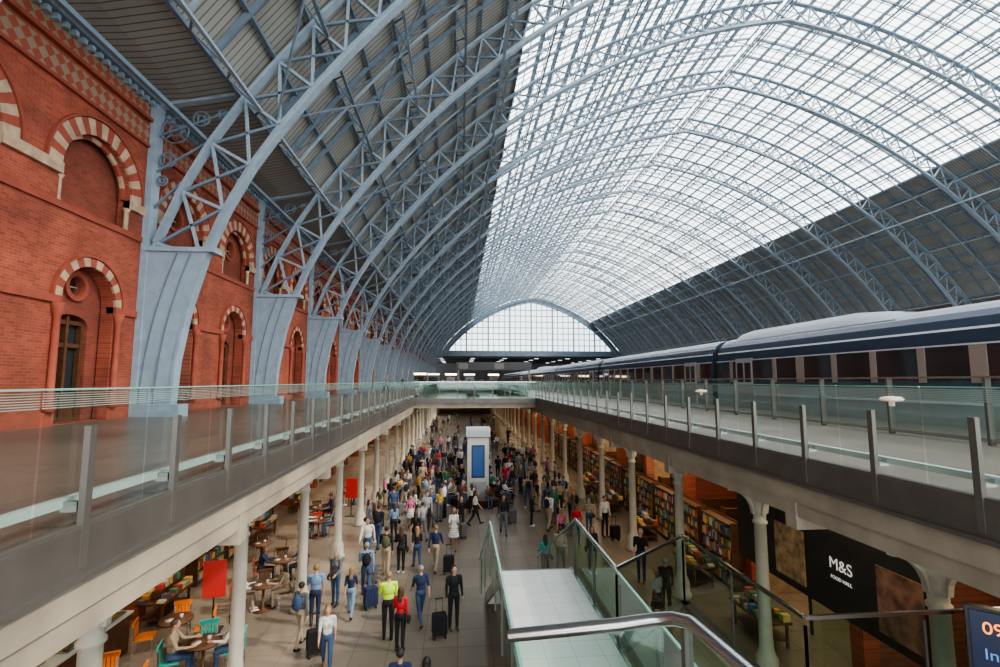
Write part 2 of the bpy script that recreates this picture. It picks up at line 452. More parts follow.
for k in range(nb0,37):
    yb=16.7+4.4*k
    if yb>YEND-4: break
    w.add([(WALL-.18+z,yb+x,yv) for x,yv,z in fv],ff,M_brick)
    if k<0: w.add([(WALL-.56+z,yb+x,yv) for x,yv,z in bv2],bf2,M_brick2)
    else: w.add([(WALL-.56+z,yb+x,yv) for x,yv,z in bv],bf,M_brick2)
    yc=yb+UC
    voussoir(w,yc,6.9,1.35,1.80,WALL,21)
    voussoir(w,yc,6.9,1.22,1.35,WALL-.2,11,1)
    voussoir(w,yc,3.4,1.0,1.25,WALL,15)
    for i in range(24):
        a0=math.pi*i/24;a1=math.pi*(i+1)/24
        for (rr,cz) in ((1.86,6.9),(1.3,3.4)):
            w.beam((WALL+.05,yc+rr*math.cos(a0),cz+rr*math.sin(a0)),(WALL+.05,yc+rr*math.cos(a1),cz+rr*math.sin(a1)),.10,.06,M_redst,ref=(1,0,0))
    for (cz,r) in ((3.85,.3),(7.35,.4)):
        if k<0 and cz>5: continue
        for i in range(20):
            a0=2*math.pi*i/20;a1=2*math.pi*(i+1)/20;rr=r+.06
            w.beam((WALL-.38,yc+rr*math.cos(a0),cz+rr*math.sin(a0)),(WALL-.38,yc+rr*math.cos(a1),cz+rr*math.sin(a1)),.12,.14,M_redst,ref=(1,0,0))
        w.prism(circ(yc,cz,r+.02,16),WALL-.62,WALL-.6,M_dglass,'yz')
        w.box(WALL-.6,WALL-.56,yc-.015,yc+.015,cz-r,cz+r,M_cream); w.box(WALL-.6,WALL-.56,yc-r,yc+r,cz-.015,cz+.015,M_cream)
    for (z0,z1,pr) in ((6.62,6.9,.10),(5.72,5.9,.07),(3.2,3.4,.08)):
        hw=1.35 if z0>5 else 1.0
        if z1<5.95 and z0>5: w.box(WALL-.2,WALL+pr,yb,yb+4.4,z0,z1,M_redst); continue
        w.box(WALL-.2,WALL+pr,yb,yc-hw,z0,z1,M_cream if z0>5 else M_redst); w.box(WALL-.2,WALL+pr,yc+hw,yb+4.4,z0,z1,M_cream if z0>5 else M_redst)
    w.box(WALL-.2,WALL+.08,yb,yc-.95,0,.35,M_redst); w.box(WALL-.2,WALL+.08,yc+.95,yb+4.4,0,.35,M_redst)
    for sg in (-1,1):
        w.lathe([(.13,.35),(.13,.5),(.09,.55),(.085,2.85),(.13,2.95),(.16,3.2)],M_redst,10,(WALL+.08,yc+sg*1.13,0))
        w.lathe([(.09,5.9),(.07,6.0),(.07,6.5),(.12,6.62)],M_cream,8,(WALL-.05,yc+sg*1.3,0))
    w.box(WALL-.68,WALL-.66,yc-.6,yc+.6,0,3.1,M_dglass)
    for yy in (-.6,-.05,.5): w.box(WALL-.64,WALL-.5,yc+yy,yc+yy+.1,0,3.0,M_wood)
    for zz in (0,.7,2.1,2.75): w.box(WALL-.64,WALL-.52,yc-.6,yc+.6,zz,zz+.12,M_wood)
    w.box(WALL-.64,WALL-.55,yc-.55,yc+.55,.1,.75,M_wood)
ya,yz=16.7+4.4*nb0,YEND
w.box(WALL-.5,WALL+.02,ya,yz,10.0,10.7,M_frieze)
w.box(WALL-.4,WALL+.05,ya,yz,9.1,9.75,M_frieze)
w.box(WALL-.5,WALL+.14,ya,yz,9.9,10.02,M_redst)
w.box(WALL-.5,WALL+.10,ya,yz,9.0,9.1,M_redst)
w.box(WALL-.5,WALL+.3,ya,yz,10.6,10.85,M_blue2)
y=ya
while y<110:
    w.box(WALL,WALL+.2,y,y+.12,10.45,10.6,M_blue); y+=.3
w.obj('wall_left')
b=MB()
b.box(2*CX-WALL,2*CX-WALL+.5,ya,yz,0,10.7,brick_mat('red_brick_far',(.42,.13,.08),(.36,.1,.06),(.3,.2,.15)))
b.obj('wall_right')

# ------------------------------------------------------------------ decks
b=MB()
def slab(x0,x1,y0,y1,top=M_deck,z1=0.,z0=-.62):
    b.box(x0,x1,y0,y1,z0,z1-.02,M_ceil); b.box(x0,x1,y0,y1,z1-.02,z1,top)
YV=96
slab(-14,XL-.02,-14,YEND); slab(XR+.02,12.3,-14,YEND)
slab(XL-.02,XR+.02,-14,-.05); slab(XL-.02,XR+.02,YV,YEND)
slab(16.0,24.0,-14,YEND); slab(31,41,-14,YEND); slab(48,62.5,-14,YEND)
slab(-20,80,YEND,236)
for x0,x1 in ((12.3,16),(24,31),(41,48)): b.box(x0,x1,-14,YEND,-1.3,-1.1,M_track)
b.obj('platform_deck')
b=MB()
def edge(xe,sg,y0,y1):
    def bx(a,c,z0,z1,m): b.box(min(xe+sg*a,xe+sg*c),max(xe+sg*a,xe+sg*c),y0,y1,z0,z1,m)
    bx(-.06,.0,-.34,.02,M_fascia); bx(-.10,.0,-.37,-.33,M_post)
    bx(-.02,.28,-.64,-.34,M_conc); bx(.02,.5,-.86,-.62,M_conc)
edge(XL,-1,-.05,YV); edge(XR,1,-.05,YV)
b.obj('trim_deck_edge')
def bridge(y0,y1):
    q=MB()
    q.box(XL-.02,XR+.02,y0,y1,-.02,0.005,M_deck); q.box(XL,XR,y0+.05,y1-.05,-.6,-.02,M_conc)
    q.box(XL,XR,y0-.03,y0+.03,-.3,.02,M_fascia)
    for yy in (y0,y1):
        q.box(XL,XR,yy-.006,yy+.006,0,1.08,M_glass)
        q.box(XL,XR,yy-.02,yy+.02,1.07,1.11,M_steel)
        x=XL+.5
        while x<XR: q.box(x-.02,x+.02,yy-.05,yy+.01,-.2,.85,M_post); x+=1.15
    q.obj('footbridge')
bridge(31.5,35.5); bridge(66,70)
def balustrade(xe,sg,y0,y1,off,name):
    q=MB(); y=y0; sp=1.17
    while y<y1-.1:
        ye=min(y+sp-.02,y1)
        q.add([(xe,y,.03),(xe,ye,.03),(xe,ye,1.09),(xe,y,1.09)],[(0,1,2,3)],M_glass)
        q.box(xe-.009,xe+.009,y,ye,1.08,1.095,M_glassedge)
        z=.95
        while z<1.07:
            q.add([(xe+.012*sg,y,z),(xe+.012*sg,ye,z),(xe+.012*sg,ye,z+.006),(xe+.012*sg,y,z+.006)],[(0,1,2,3)],M_frit); z+=.018
        yy=y+off
        x0,x1=sorted((xe-sg*.02,xe-sg*.07))
        q.box(x0,x1,yy-.035,yy+.035,-.28,.80,M_post)
        x0,x1=sorted((xe,xe+sg*.12))
        q.box(x0,x1,yy-.02,yy+.02,.14,.22,M_steel)
        y+=sp
    x0,x1=sorted((xe+sg*.10,xe+sg*.17))
    q.box(x0,x1,y0,y1,.17,.24,M_frit)
    x0,x1=sorted((xe-.05,xe+.05)); q.box(x0,x1,y0,y1,-.01,.05,M_post)
    return q.obj(name)
balustrade(XL,-1,.2,31.4,.4,'glass_balustrade'); balustrade(XR,1,.2,31.4,.6,'glass_balustrade')
balustrade(XL,-1,35.6,95,.4,'glass_balustrade'); balustrade(XR,1,35.6,95,.6,'glass_balustrade')
q=MB(); y=-4
while y<100:
    q.add([(9.5,y,.1),(9.5,y+1.95,.1),(9.5,y+1.95,1.2),(9.5,y,1.2)],[(0,1,2,3)],M_glass); q.box(9.44,9.56,y-.05,y,0,1.22,M_post); y+=2.0
q.box(9.46,9.54,-4,100,1.2,1.24,M_steel); q.box(9.45,9.55,-4,100,.05,.12,M_steel)
q.obj('security_screen')
q=MB(); q.lathe([(.03,0),(.03,.05),(.10,.06),(.12,.08),(.10,.10),(.03,.115)],mat('lamp_shade',(.70,.58,.46),.4,em=.15,var=0),20)
lm=q.mesh('bollard_lamp')
for y in (5.25,9.7): place('bollard_lamp',lm,(XR+.02,y,.86))

# ------------------------------------------------------------------ undercroft
b=MB(); b.box(-14,16,-8,118,LOW-.2,LOW,M_floor); b.obj('floor')
q=MB()
H=-1.45-LOW
q.lathe([(.30,0),(.30,.12),(.25,.16),(.25,.5),(.20,.58),(.165,.7),(.15,1.0),(.135,H-.85),(.17,H-.83),(.17,H-.78),(.14,H-.75),(.14,H-.6),(.19,H-.56),(.17,H-.5),(.22,H-.3),(.34,H-.1),(.36,H)],M_col,12)
q.box(-.38,.38,-.38,.38,H-.04,H+.05,M_col)
for dx,dy in ((1,0),(-1,0),(0,1),(0,-1)):
    for j in range(5):
        a0=math.pi/2*j/5;a1=math.pi/2*(j+1)/5
        f=lambda a:(.15+.6*(1-math.cos(a)),H-.6+.6*math.sin(a))
        r0,z0=f(a0);r1,z1=f(a1)
        q.beam((dx*r0,dy*r0,z0),(dx*r1,dy*r1,z1),.10,.09,M_col,ref=(dy,dx,0))
cm=q.mesh('cast_iron_column')
b=MB()
for x in (-4.8,7.3):
    b.box(x-.2,x+.2,-6,110,-1.40,-.6,M_conc)
    for k in range(-3,24):
        y=11.5+4.4*k
        place('cast_iron_column',cm,(x,y,LOW))
        b.box(min(x,x*2.0),max(x,x*2.0),y-.15,y+.15,-1.2,-.6,M_conc)
        b.box(min(x,XL if x<0 else XR),max(x,XL if x<0 else XR),y-.12,y+.12,-1.05,-.62,M_conc)
b.obj('trim_undercroft_beams')
b=MB()
for x in (-3.9,-6.2,-8,6.1,8.6):
    y=2
    while y<108:
        b.lathe([(.08,0),(.08,.03)],M_lampw,10,(x,y,-.66)); y+=2.2
b.obj('ceiling_downlights')
def area(loc,sx,sy,p,col,name,rot=(0,0,0)):
    l=bpy.data.lights.new(name,'AREA'); l.shape='RECTANGLE'; l.size=sx; l.size_y=sy; l.energy=p; l.color=col
    o=bpy.data.objects.new(name,l); COL.objects.link(o); o.location=loc; o.rotation_euler=rot
for y in range(4,108,13):
    area((-7.3,y+3,-1.3),2.5,8,120,(1,.78,.52),'undercroft_light'); area((8.6,y+3,-1.3),2.0,8,130,(1,.76,.5),'undercroft_light')
for y in range(8,60,10):
    area((11.6,y+5,-1.25),2.2,7,210,(1,.74,.45),'shop_light'); area((-11.6,y+5,-1.25),2.2,7,130,(1,.76,.48),'shop_light')
b=MB()
b.box(-13.8,-13.6,-8,116,LOW,-.6,M_shopwall); b.box(13.6,13.8,-8,116,LOW,-.6,M_shopwall)
b.box(-14,14,116,116.2,LOW,0,M_shopwall)
for x,sg in ((-9.6,-1),(9.8,1)):
    for k in range(-3,24):
        y=11.5+4.4*k
        x0,x1=sorted((x,x+sg*4))
        b.box(x0,x1,y-.12,y+.12,LOW,-.6,M_shopwall if k%2 else M_brick2)
        b.box(x-.2,x+.2,y-.2,y+.2,LOW,-.6,M_brick)
        b.box(x-.08,x+.08,y,y+4.4,-2.3,-.9,M_dark)
        b.box(x-.1,x+.1,y+.4,y+4.0,-1.95,-1.25,[M_red,M_wood,M_dark,M_wood,M_screen][(k*3+(x>0))%5] if k>2 else M_dark)
        x0,x1=sorted((x+sg*.5,x+sg*3.4))
        for yy in (1.0,2.2,3.4): b.box(x0,x1,y+yy,y+yy+.12,-1.1,-1.05,M_lampw)
b.obj('wall_shopfronts')
b=MB()
for k in range(0,22):
    for x in (-9.6,9.8):
        y=11.5+4.4*k
        if k%3==1: continue
        b.box(x-.01,x+.01,y+.2,y+1.8,LOW,-2.3,M_glass); b.box(x-.03,x+.03,y+1.78,y+1.84,LOW,-2.3,M_dark)
b.obj('window_shopfronts')
PAL=[mat('goods_%d'%i,c,.6,var=.1) for i,c in enumerate([(.5,.08,.06),(.6,.55,.45),(.06,.18,.36),(.6,.3,.08),(.08,.26,.13),(.42,.36,.33),(.65,.48,.16),(.12,.1,.1)])]
def shelf_mesh(seed):
    rnd=random.Random(seed); s=MB()
    s.box(-1.05,1.05,-.2,-.17,0,2.2,M_wood)
    for x in (-1.05,1.0): s.box(x,x+.05,-.2,.2,0,2.2,M_wood)
    for j in range(6):
        z=.1+.4*j; s.box(-1.02,1.02,-.18,.2,z,z+.03,M_wood)
        if j<5:
            x=-1.0
            while x<.93:
                wd=rnd.uniform(.04,.12); h=rnd.uniform(.18,.32); d=rnd.uniform(.1,.18)
                s.box(x,x+wd*.92,-.1,d,z+.03,z+.03+h,rnd.choice(PAL)); x+=wd
    return s.mesh('stocked_shelf')
SH=[shelf_mesh(i) for i in range(3)]
for k in range(0,16):
    y=11.5+4.4*k
    for dy in (1.1,3.2):
        place('stocked_shelf',SH[(k+int(dy))%3],(12.9,y+dy,LOW),R(90))
        if k%3!=1: place('stocked_shelf',SH[(k+1)%3],(-12.9,y+dy,LOW),R(-90))
    if 1<=k<8:
        place('stocked_shelf',SH[k%3],(11.1,y+2.2,LOW),R(0)); place('stocked_shelf',SH[(k+1)%3],(11.1,y+3.7,LOW),R(0))
        place('stocked_shelf',SH[(k+2)%3],(9.35,y+1.2,LOW),R(90)); place('stocked_shelf',SH[(k+1)%3],(9.35,y+3.5,LOW),R(90))
for y in (9.2,19,21.2): place('stocked_shelf',SH[1],(-9.1,y,LOW),R(-90))
# low merchandise tables in front of the shops
def disp_mesh(seed):
    rnd=random.Random(seed); s=MB()
    s.box(-.8,.8,-.4,.4,.62,.68,M_wood)
    for x in (-.72,.66):
        for y in (-.34,.28): s.box(x,x+.06,y,y+.06,0,.62,M_wood)
    s.box(-.74,.74,-.34,.34,.2,.23,M_wood); s.box(-.5,.5,-.12,.12,.68,.9,M_wood)
    for i in range(8):
        for j in (-.38,.16):
            x=-.76+i*.19; s.box(x,x+.15,j,j+.2,.68,.68+rnd.uniform(.04,.2),rnd.choice(PAL))
        if 1<i<7: s.box(-.76+i*.19,-.62+i*.19,-.1,.1,.9,.9+rnd.uniform(.08,.22),rnd.choice(PAL))
    return s.mesh('merchandise_table')
DT=[disp_mesh(i) for i in range(3)]
for i,y in enumerate((13.4,17.2,21.9,26.5,31)): place('merchandise_table',DT[i%3],(8.35,y,LOW),R(90))
for i,y in enumerate((15.9,23.0,28.0)): place('merchandise_table',DT[(i+1)%3],(-8.75,y,LOW),R(90))
# cafe counter with pastry case
q=MB(); q.box(-.45,.45,-1.6,1.6,0,.95,M_wood); q.box(-.5,.5,-1.65,1.65,.95,1.0,M_white)
q.box(-.4,.2,-1.5,.4,1.0,1.04,M_steel); q.box(-.42,-.41,-1.5,.4,1.0,1.4,M_glass); q.box(-.42,.22,-1.5,.4,1.4,1.42,M_steel)
for i in range(9): q.ellipsoid((-.1,-1.4+.21*i,1.09),(.12,.07,.05),PAL[3 if i%2 else 6])
q.box(-.2,.25,.7,1.3,1.0,1.45,M_steel); q.box(-.24,-.2,.78,1.22,1.12,1.3,M_dark)
q.obj('cafe_counter',(-9.0,12.4,LOW),R(180))
e=bpy.data.objects.new('shop_sign',None); COL.objects.link(e)
q=MB(); q.box(8.55,8.65,8.3,14.6,-4.1,-2.2,M_dark)
q.box(8.52,8.56,11.7,12.8,-3.9,-2.6,mat('poster_food',(.30,.20,.11),.4,var=.7,scale=5,em=.06))
q.box(8.52,8.56,8.6,9.6,-3.9,-2.6,mat('poster_drink',(.18,.10,.07),.4,var=.7,scale=4,em=.06))
q.obj('panel',parent=e)
text('lettering','M&S',.36,(8.53,10.55,-3.0),(R(90),0,R(-90)),M_txtw,e)
text('lettering_small','FOOD HALL',.11,(8.53,10.55,-3.3),(R(90),0,R(-90)),M_txtw,e)
e=bpy.data.objects.new('departure_display',None); COL.objects.link(e)
q=MB(); q.box(-.62,.62,-.06,.06,-.75,.62,M_dark); q.box(-.58,.58,-.08,-.06,-.7,.58,mat('display_navy',(.008,.015,.05),.3,em=.15,emcol=(.01,.04,.14),var=0))
q.box(-.03,.03,-.03,.03,.62,1.6,M_dark); q.obj('screen',parent=e)
for i,(t,m) in enumerate((('09:55',M_amber),('Intern',M_txtb),('depart',M_txtb))):
    text('line_%d'%i,t,.21 if i==0 else .19,(-.24,-.085,.38-.32*i),(R(90),0,0),m,e)
e.location=(7.15,5.75,-2.4); e.rotation_euler=(0,0,R(-42))
q=MB(); q.box(-.3,.3,-.02,.02,.9,1.9,M_red); q.box(-.02,.02,-.02,.02,0,.9,M_dark); q.box(-.25,.25,-.2,.2,0,.03,M_dark)
bn=q.mesh('red_banner_stand')
place('red_banner_stand',bn,(-6.9,14.9,LOW),R(10)); place('red_banner_stand',bn,(-5.6,26.4,LOW+.0),R(-10))

# ------------------------------------------------------------------ totem
q=MB()
q.box(-.62,.62,-.5,.5,.0,3.75,M_white); q.box(-.70,.70,-.58,.58,3.75,4.25,M_white); q.box(-.64,.64,-.52,.52,3.7,3.76,M_dark)
q.box(-.32,.32,-.54,-.5,1.5,3.2,M_screen); q.box(-.38,.38,-.52,-.5,1.42,3.28,M_dark)
q.box(-.6,.6,-.60,-.58,3.85,4.15,M_silver)
q.box(-.5,.5,-.53,-.5,.3,1.2,M_silver)
q.obj('information_totem',(1.1,29.0,LOW))
q=MB()
q.lathe([(1.75,0),(1.75,.38),(1.85,.40),(1.85,.46),(1.25,.46),(1.25,0)],M_wood,32); q.obj('ring_bench',(1.1,29.0,LOW))

# ------------------------------------------------------------------ stair
LX0,LX1=.93,2.5; LZ=1.15-4.2
q=MB()
q.box(LX0,LX1,5.0,11.1,LZ-.25,LZ,M_conc); q.box(LX0,LX1,5.0,11.1,LZ,LZ+.01,M_landing)
n=17; rz=(LZ-LOW)/n; ry=5.4/n
for i in range(n):
    z=LZ-rz*(i+1); y=11.1+ry*i
    q.box(LX0,LX1,y,y+ry,max(LOW,z-.18),z,M_landing); q.box(LX0,LX1,y+ry-.04,y+ry,z,z+.004,M_nose)
q.box(LX0,LX1,11.04,11.1,LZ+.01,LZ+.014,M_nose)
n2=18; rz2=-LZ/n2; ry2=5.05/n2
for i in range(n2):
    z=LZ+rz2*(i+1); y=5.0-ry2*(i+1)
    q.box(LX0,LX1,y,y+ry2,z-.2,z,M_landing); q.box(LX0,LX1,y,y+.04,z,z+.004,M_nose)
for x in (LX0-.06,LX1+.0):
    q.prism([(11.1,LZ+.02),(16.5,LOW+.02),(16.2,LOW),(15.9,LOW),(11.1,LZ-.35)],x,x+.06,M_steel,'yz')
    q.prism([(5.0,LZ+.02),(5.0,LZ-.35),(0,-.35),(0,.02)],x,x+.06,M_steel,'yz')
    q.box(x,x+.06,5,11.1,LZ-.3,LZ+.02,M_steel)
for x in (.7,LX1+.12):
    for (pts_) in ([(11.1,LZ+.0),(16.6,LOW+.05),(16.6,LOW+1.05),(11.1,LZ+1.05)],[(5.0,LZ),(11.08,LZ),(11.08,LZ+1.05),(5.0,LZ+1.05)],
                   [(5.0,LZ),(0,0),(0,1.05),(5.0,LZ+1.05)]):
        q.add([(x,a,z) for a,z in pts_],[(0,1,2,3)],M_glassg)
    for a,z,c,d in ((5.0,LZ,0,0),(11.1,LZ,5,LZ),(16.6,LOW+.05,11.1,LZ)):
        if x>2 and a==5.0: continue
        q.beam((x,a,z+1.06),(x,c,d+1.06),.035,.03,M_glassedge,ref=(1,0,0))
    for yy in (6.5,8,9.5,11.1,13.2,15.2):
        zz=LZ if yy<=11.1 else LZ-(yy-11.1)*(LZ-LOW)/5.5
        q.box(x-.015,x+.015,yy-.03,yy+.03,zz-.1,zz+.9,M_post)
q.obj('staircase')
q=MB()
path=[(2.62,11.0),(2.62,8.15),(4.5,9.7),(4.55,6.3),(9.6,6.3)]
ZT=-1.95
for (x0,y0),(x1,y1) in zip(path[:-1],path[1:]):
    q.add([(x0,y0,ZT),(x1,y1,ZT),(x1,y1,ZT-1.25),(x0,y0,ZT-1.25)],[(0,1,2,3)],M_glassg)
    q.beam((x0,y0,ZT),(x1,y1,ZT),.05,.04,M_steel,ref=(0,0,1))
    q.beam((x0,y0,ZT-1.3),(x1,y1,ZT-1.3),.08,.2,M_post,ref=(0,0,1))
    L=math.hypot(x1-x0,y1-y0); k=max(1,int(L/1.3))
    for j in range(k+1):
        t=j/k; x=x0+(x1-x0)*t;y=y0+(y1-y0)*t
        q.box(x-.015,x+.015,y-.015,y+.015,ZT-1.3,ZT-.1,M_post)
for (x0,y0),(x1,y1) in (((2.62,8.15),(4.5,9.7)),((4.5,9.7),(4.55,6.3)),((4.55,6.3),(9.6,6.3))):
    q.add([(x0,y0,ZT-1.4),(x1,y1,ZT-1.4),(x1,y1,LOW),(x0,y0,LOW)],[(0,1,2,3)],M_glassg)
q.obj('landing_glass_enclosure')
hr=bpy.data.objects.new('stair_handrail',None); COL.objects.link(hr)
tube('rail',[(.28,2.70,-.205),(.55,2.57,-.125),(.80,2.45,-.05),(.95,2.40,-.01),(1.03,2.34,.02),(1.07,2.24,.045),(1.08,1.8,.07),(1.08,.4,.12)],.032,M_steel,hr)
q=MB(); q.add([(.28,2.7,-.24),(1.0,2.4,-.02),(1.0,2.4,-1.3),(.28,2.7,-1.3)],[(0,1,2,3)],M_glassg)
q.add([(1.07,2.3,0),(1.07,.4,.08),(1.07,.4,-1.1),(1.07,2.3,-1.3)],[(0,1,2,3)],M_glassg)
q.box(1.05,1.09,2.28,2.32,-1.4,.0,M_post); q.obj('glass',parent=hr)

# ------------------------------------------------------------------ train
TX=12.6
def car_mesh(hump):
    s=MB(); L=19.6
    half=[(.12,-.95),(.02,-.35),(0,.95),(0,1.15),(.01,2.02),(.03,2.2),(.07,2.44),(.10,2.50),(.22,2.75),(.36,2.93),(.55,3.07),(.9,3.18),(1.4,3.22)]
    mats=[M_dark,M_silver,M_navy,M_win,M_navy,M_navy,M_stripe,M_navy,M_navy,M_roofn,M_roofn,M_roofn]
    full=half+[(2.8-x,z) for x,z in half[-2::-1]]
    fm=mats+mats[::-1]
    for j in range(len(full)-1):
        a,c=full[j],full[j+1]
        s.add([(a[0],0,a[1]),(a[0],L,a[1]),(c[0],L,c[1]),(c[0],0,c[1])],[(0,1,2,3)],fm[j],smooth=False)
    for y in (0,L): s.add([(x,y,z) for x,z in full],[tuple(range(len(full)))],M_navy)
    y=1.2
    k=0
    while y<L-1:
        s.box(-.015,.03,y,y+.22 if k%4 else y+.4,1.10,2.05,M_pillar); y+=1.55;k+=1
    for y0 in (1.6,L-2.9):
        s.box(-.025,.03,y0,y0+1.25,-.1,2.15,M_silver); s.box(-.035,.0,y0+.12,y0+.55,1.1,1.95,M_win); s.box(-.035,.0,y0+.68,y0+1.12,1.1,1.95,M_win)
    s.box(-.01,.02,0,L,.55,.62,M_stripe); s.box(-.01,.02,0,L,2.05,2.09,M_stripe)
    s.box(.3,2.5,-.3,0,-.4,2.7,M_dark); s.box(.3,2.5,L,L+.3,-.4,2.7,M_dark)
    if hump:
        for (a,c,h) in ((10.2,19.2,.36),(2.0,6.0,.15)):
            ys=[a,a+.8,a+1.8,c-1.4,c-.5,c]; hs=[0,.7,1,1,.7,0]
            sec=[(.42,0),(.55,.55),(.85,.92),(1.4,1.0),(1.95,.92),(2.25,.55),(2.38,0)]
            vs=[(x,yy,3.0+(.12 if k_ in(2,3,4) else 0)+h*hh*f_) for yy,hh in zip(ys,hs) for k_,(x,f_) in enumerate(sec)]
            m_=len(sec); fs=[(r_*m_+c_,(r_+1)*m_+c_,(r_+1)*m_+c_+1,r_*m_+c_+1) for r_ in range(len(ys)-1) for c_ in range(m_-1)]
            s.add(vs,fs,M_roofn,True)
    for yb in (2.5,L-4.5):
        for w_ in (0,1.8):
            s.lathe([(.42,0),(.42,.1)],M_dark,12,(.6,yb+w_,-1.05))
    return s.mesh('passenger_train_car')
c1,c2=car_mesh(True),car_mesh(False)
tr=bpy.data.objects.new('passenger_train',None); COL.objects.link(tr)
for k in range(7):
    place('car_%d'%k,c1 if k in(0,3) else c2,(TX,3.1+20.1*k,0),0,tr)
tr2=bpy.data.objects.new('passenger_train',None); COL.objects.link(tr2)
for k in range(7): place('car_%d'%k,c2,(24.8,20+20.1*k,0),0,tr2)
q=MB(); q.box(-.5,9,60,60.4,2.5,3.5,M_dark)
for i in range(6): q.box(-.2+1.5*i,1.0+1.5*i,59.97,60,2.65,3.35,M_dark if i%3 else M_fascia)
q.box(-.3,-.1,60.1,60.3,0,2.5,M_post); q.box(8.6,8.8,60.1,60.3,0,2.5,M_post); q.obj('departure_board_gantry')
q=MB()
for i,x in enumerate((-9,-6.5,-3,1,6.5)):
    q.box(x,x+2.2,97+i*3,101+i*3,0,2.8,M_fascia if i%2 else M_wood); q.box(x-.1,x+2.3,96.9+i*3,97+i*3,2.4,2.7,[M_lampw,M_lampc][i%2]); q.box(x+.2,x+2,96.95+i*3,97+i*3,.9,2.0,M_dglass)
q.obj('retail_kiosks')

# ------------------------------------------------------------------ furniture
def chair_mesh(m,name='cafe_chair'):
    s=MB()
    s.box(-.21,.21,-.21,.21,.43,.46,m)
    for i in range(5):
        a0=-.2+.08*i; s.box(a0,a0+.06,-.24,-.21,.5,.86,m)
    s.box(-.22,.22,-.25,-.21,.78,.88,m)
    for x in (-.19,.19):
        for y in (-.19,.19): s.beam((x*1.1,y*1.15,0),(x,y,.44),.03,.03,M_steel,ref=(1,0,0))
        s.beam((x,-.2,.44),(x,-.235,.85),.03,.03,M_steel,ref=(1,0,0))
    return s.mesh(name)
CH=[chair_mesh(mat('chair_teal',(.05,.40,.34),.4)),chair_mesh(mat('chair_orange',(.75,.22,.03),.4)),chair_mesh(M_wood),chair_mesh(mat('chair_red',(.4,.05,.03),.5))]
s=MB(); s.lathe([(.30,0),(.28,.03),(.04,.05),(.035,.70),(.1,.72),(.40,.72),(.40,.76),(.01,.765)],M_wood,24)
s.lathe([(.04,.765),(.045,.85),(.02,.86)],M_white,10,(.1,.05,0)); s.lathe([(.09,.765),(.11,.78)],M_white,14,(-.12,-.1,0))
TB=s.mesh('cafe_table')

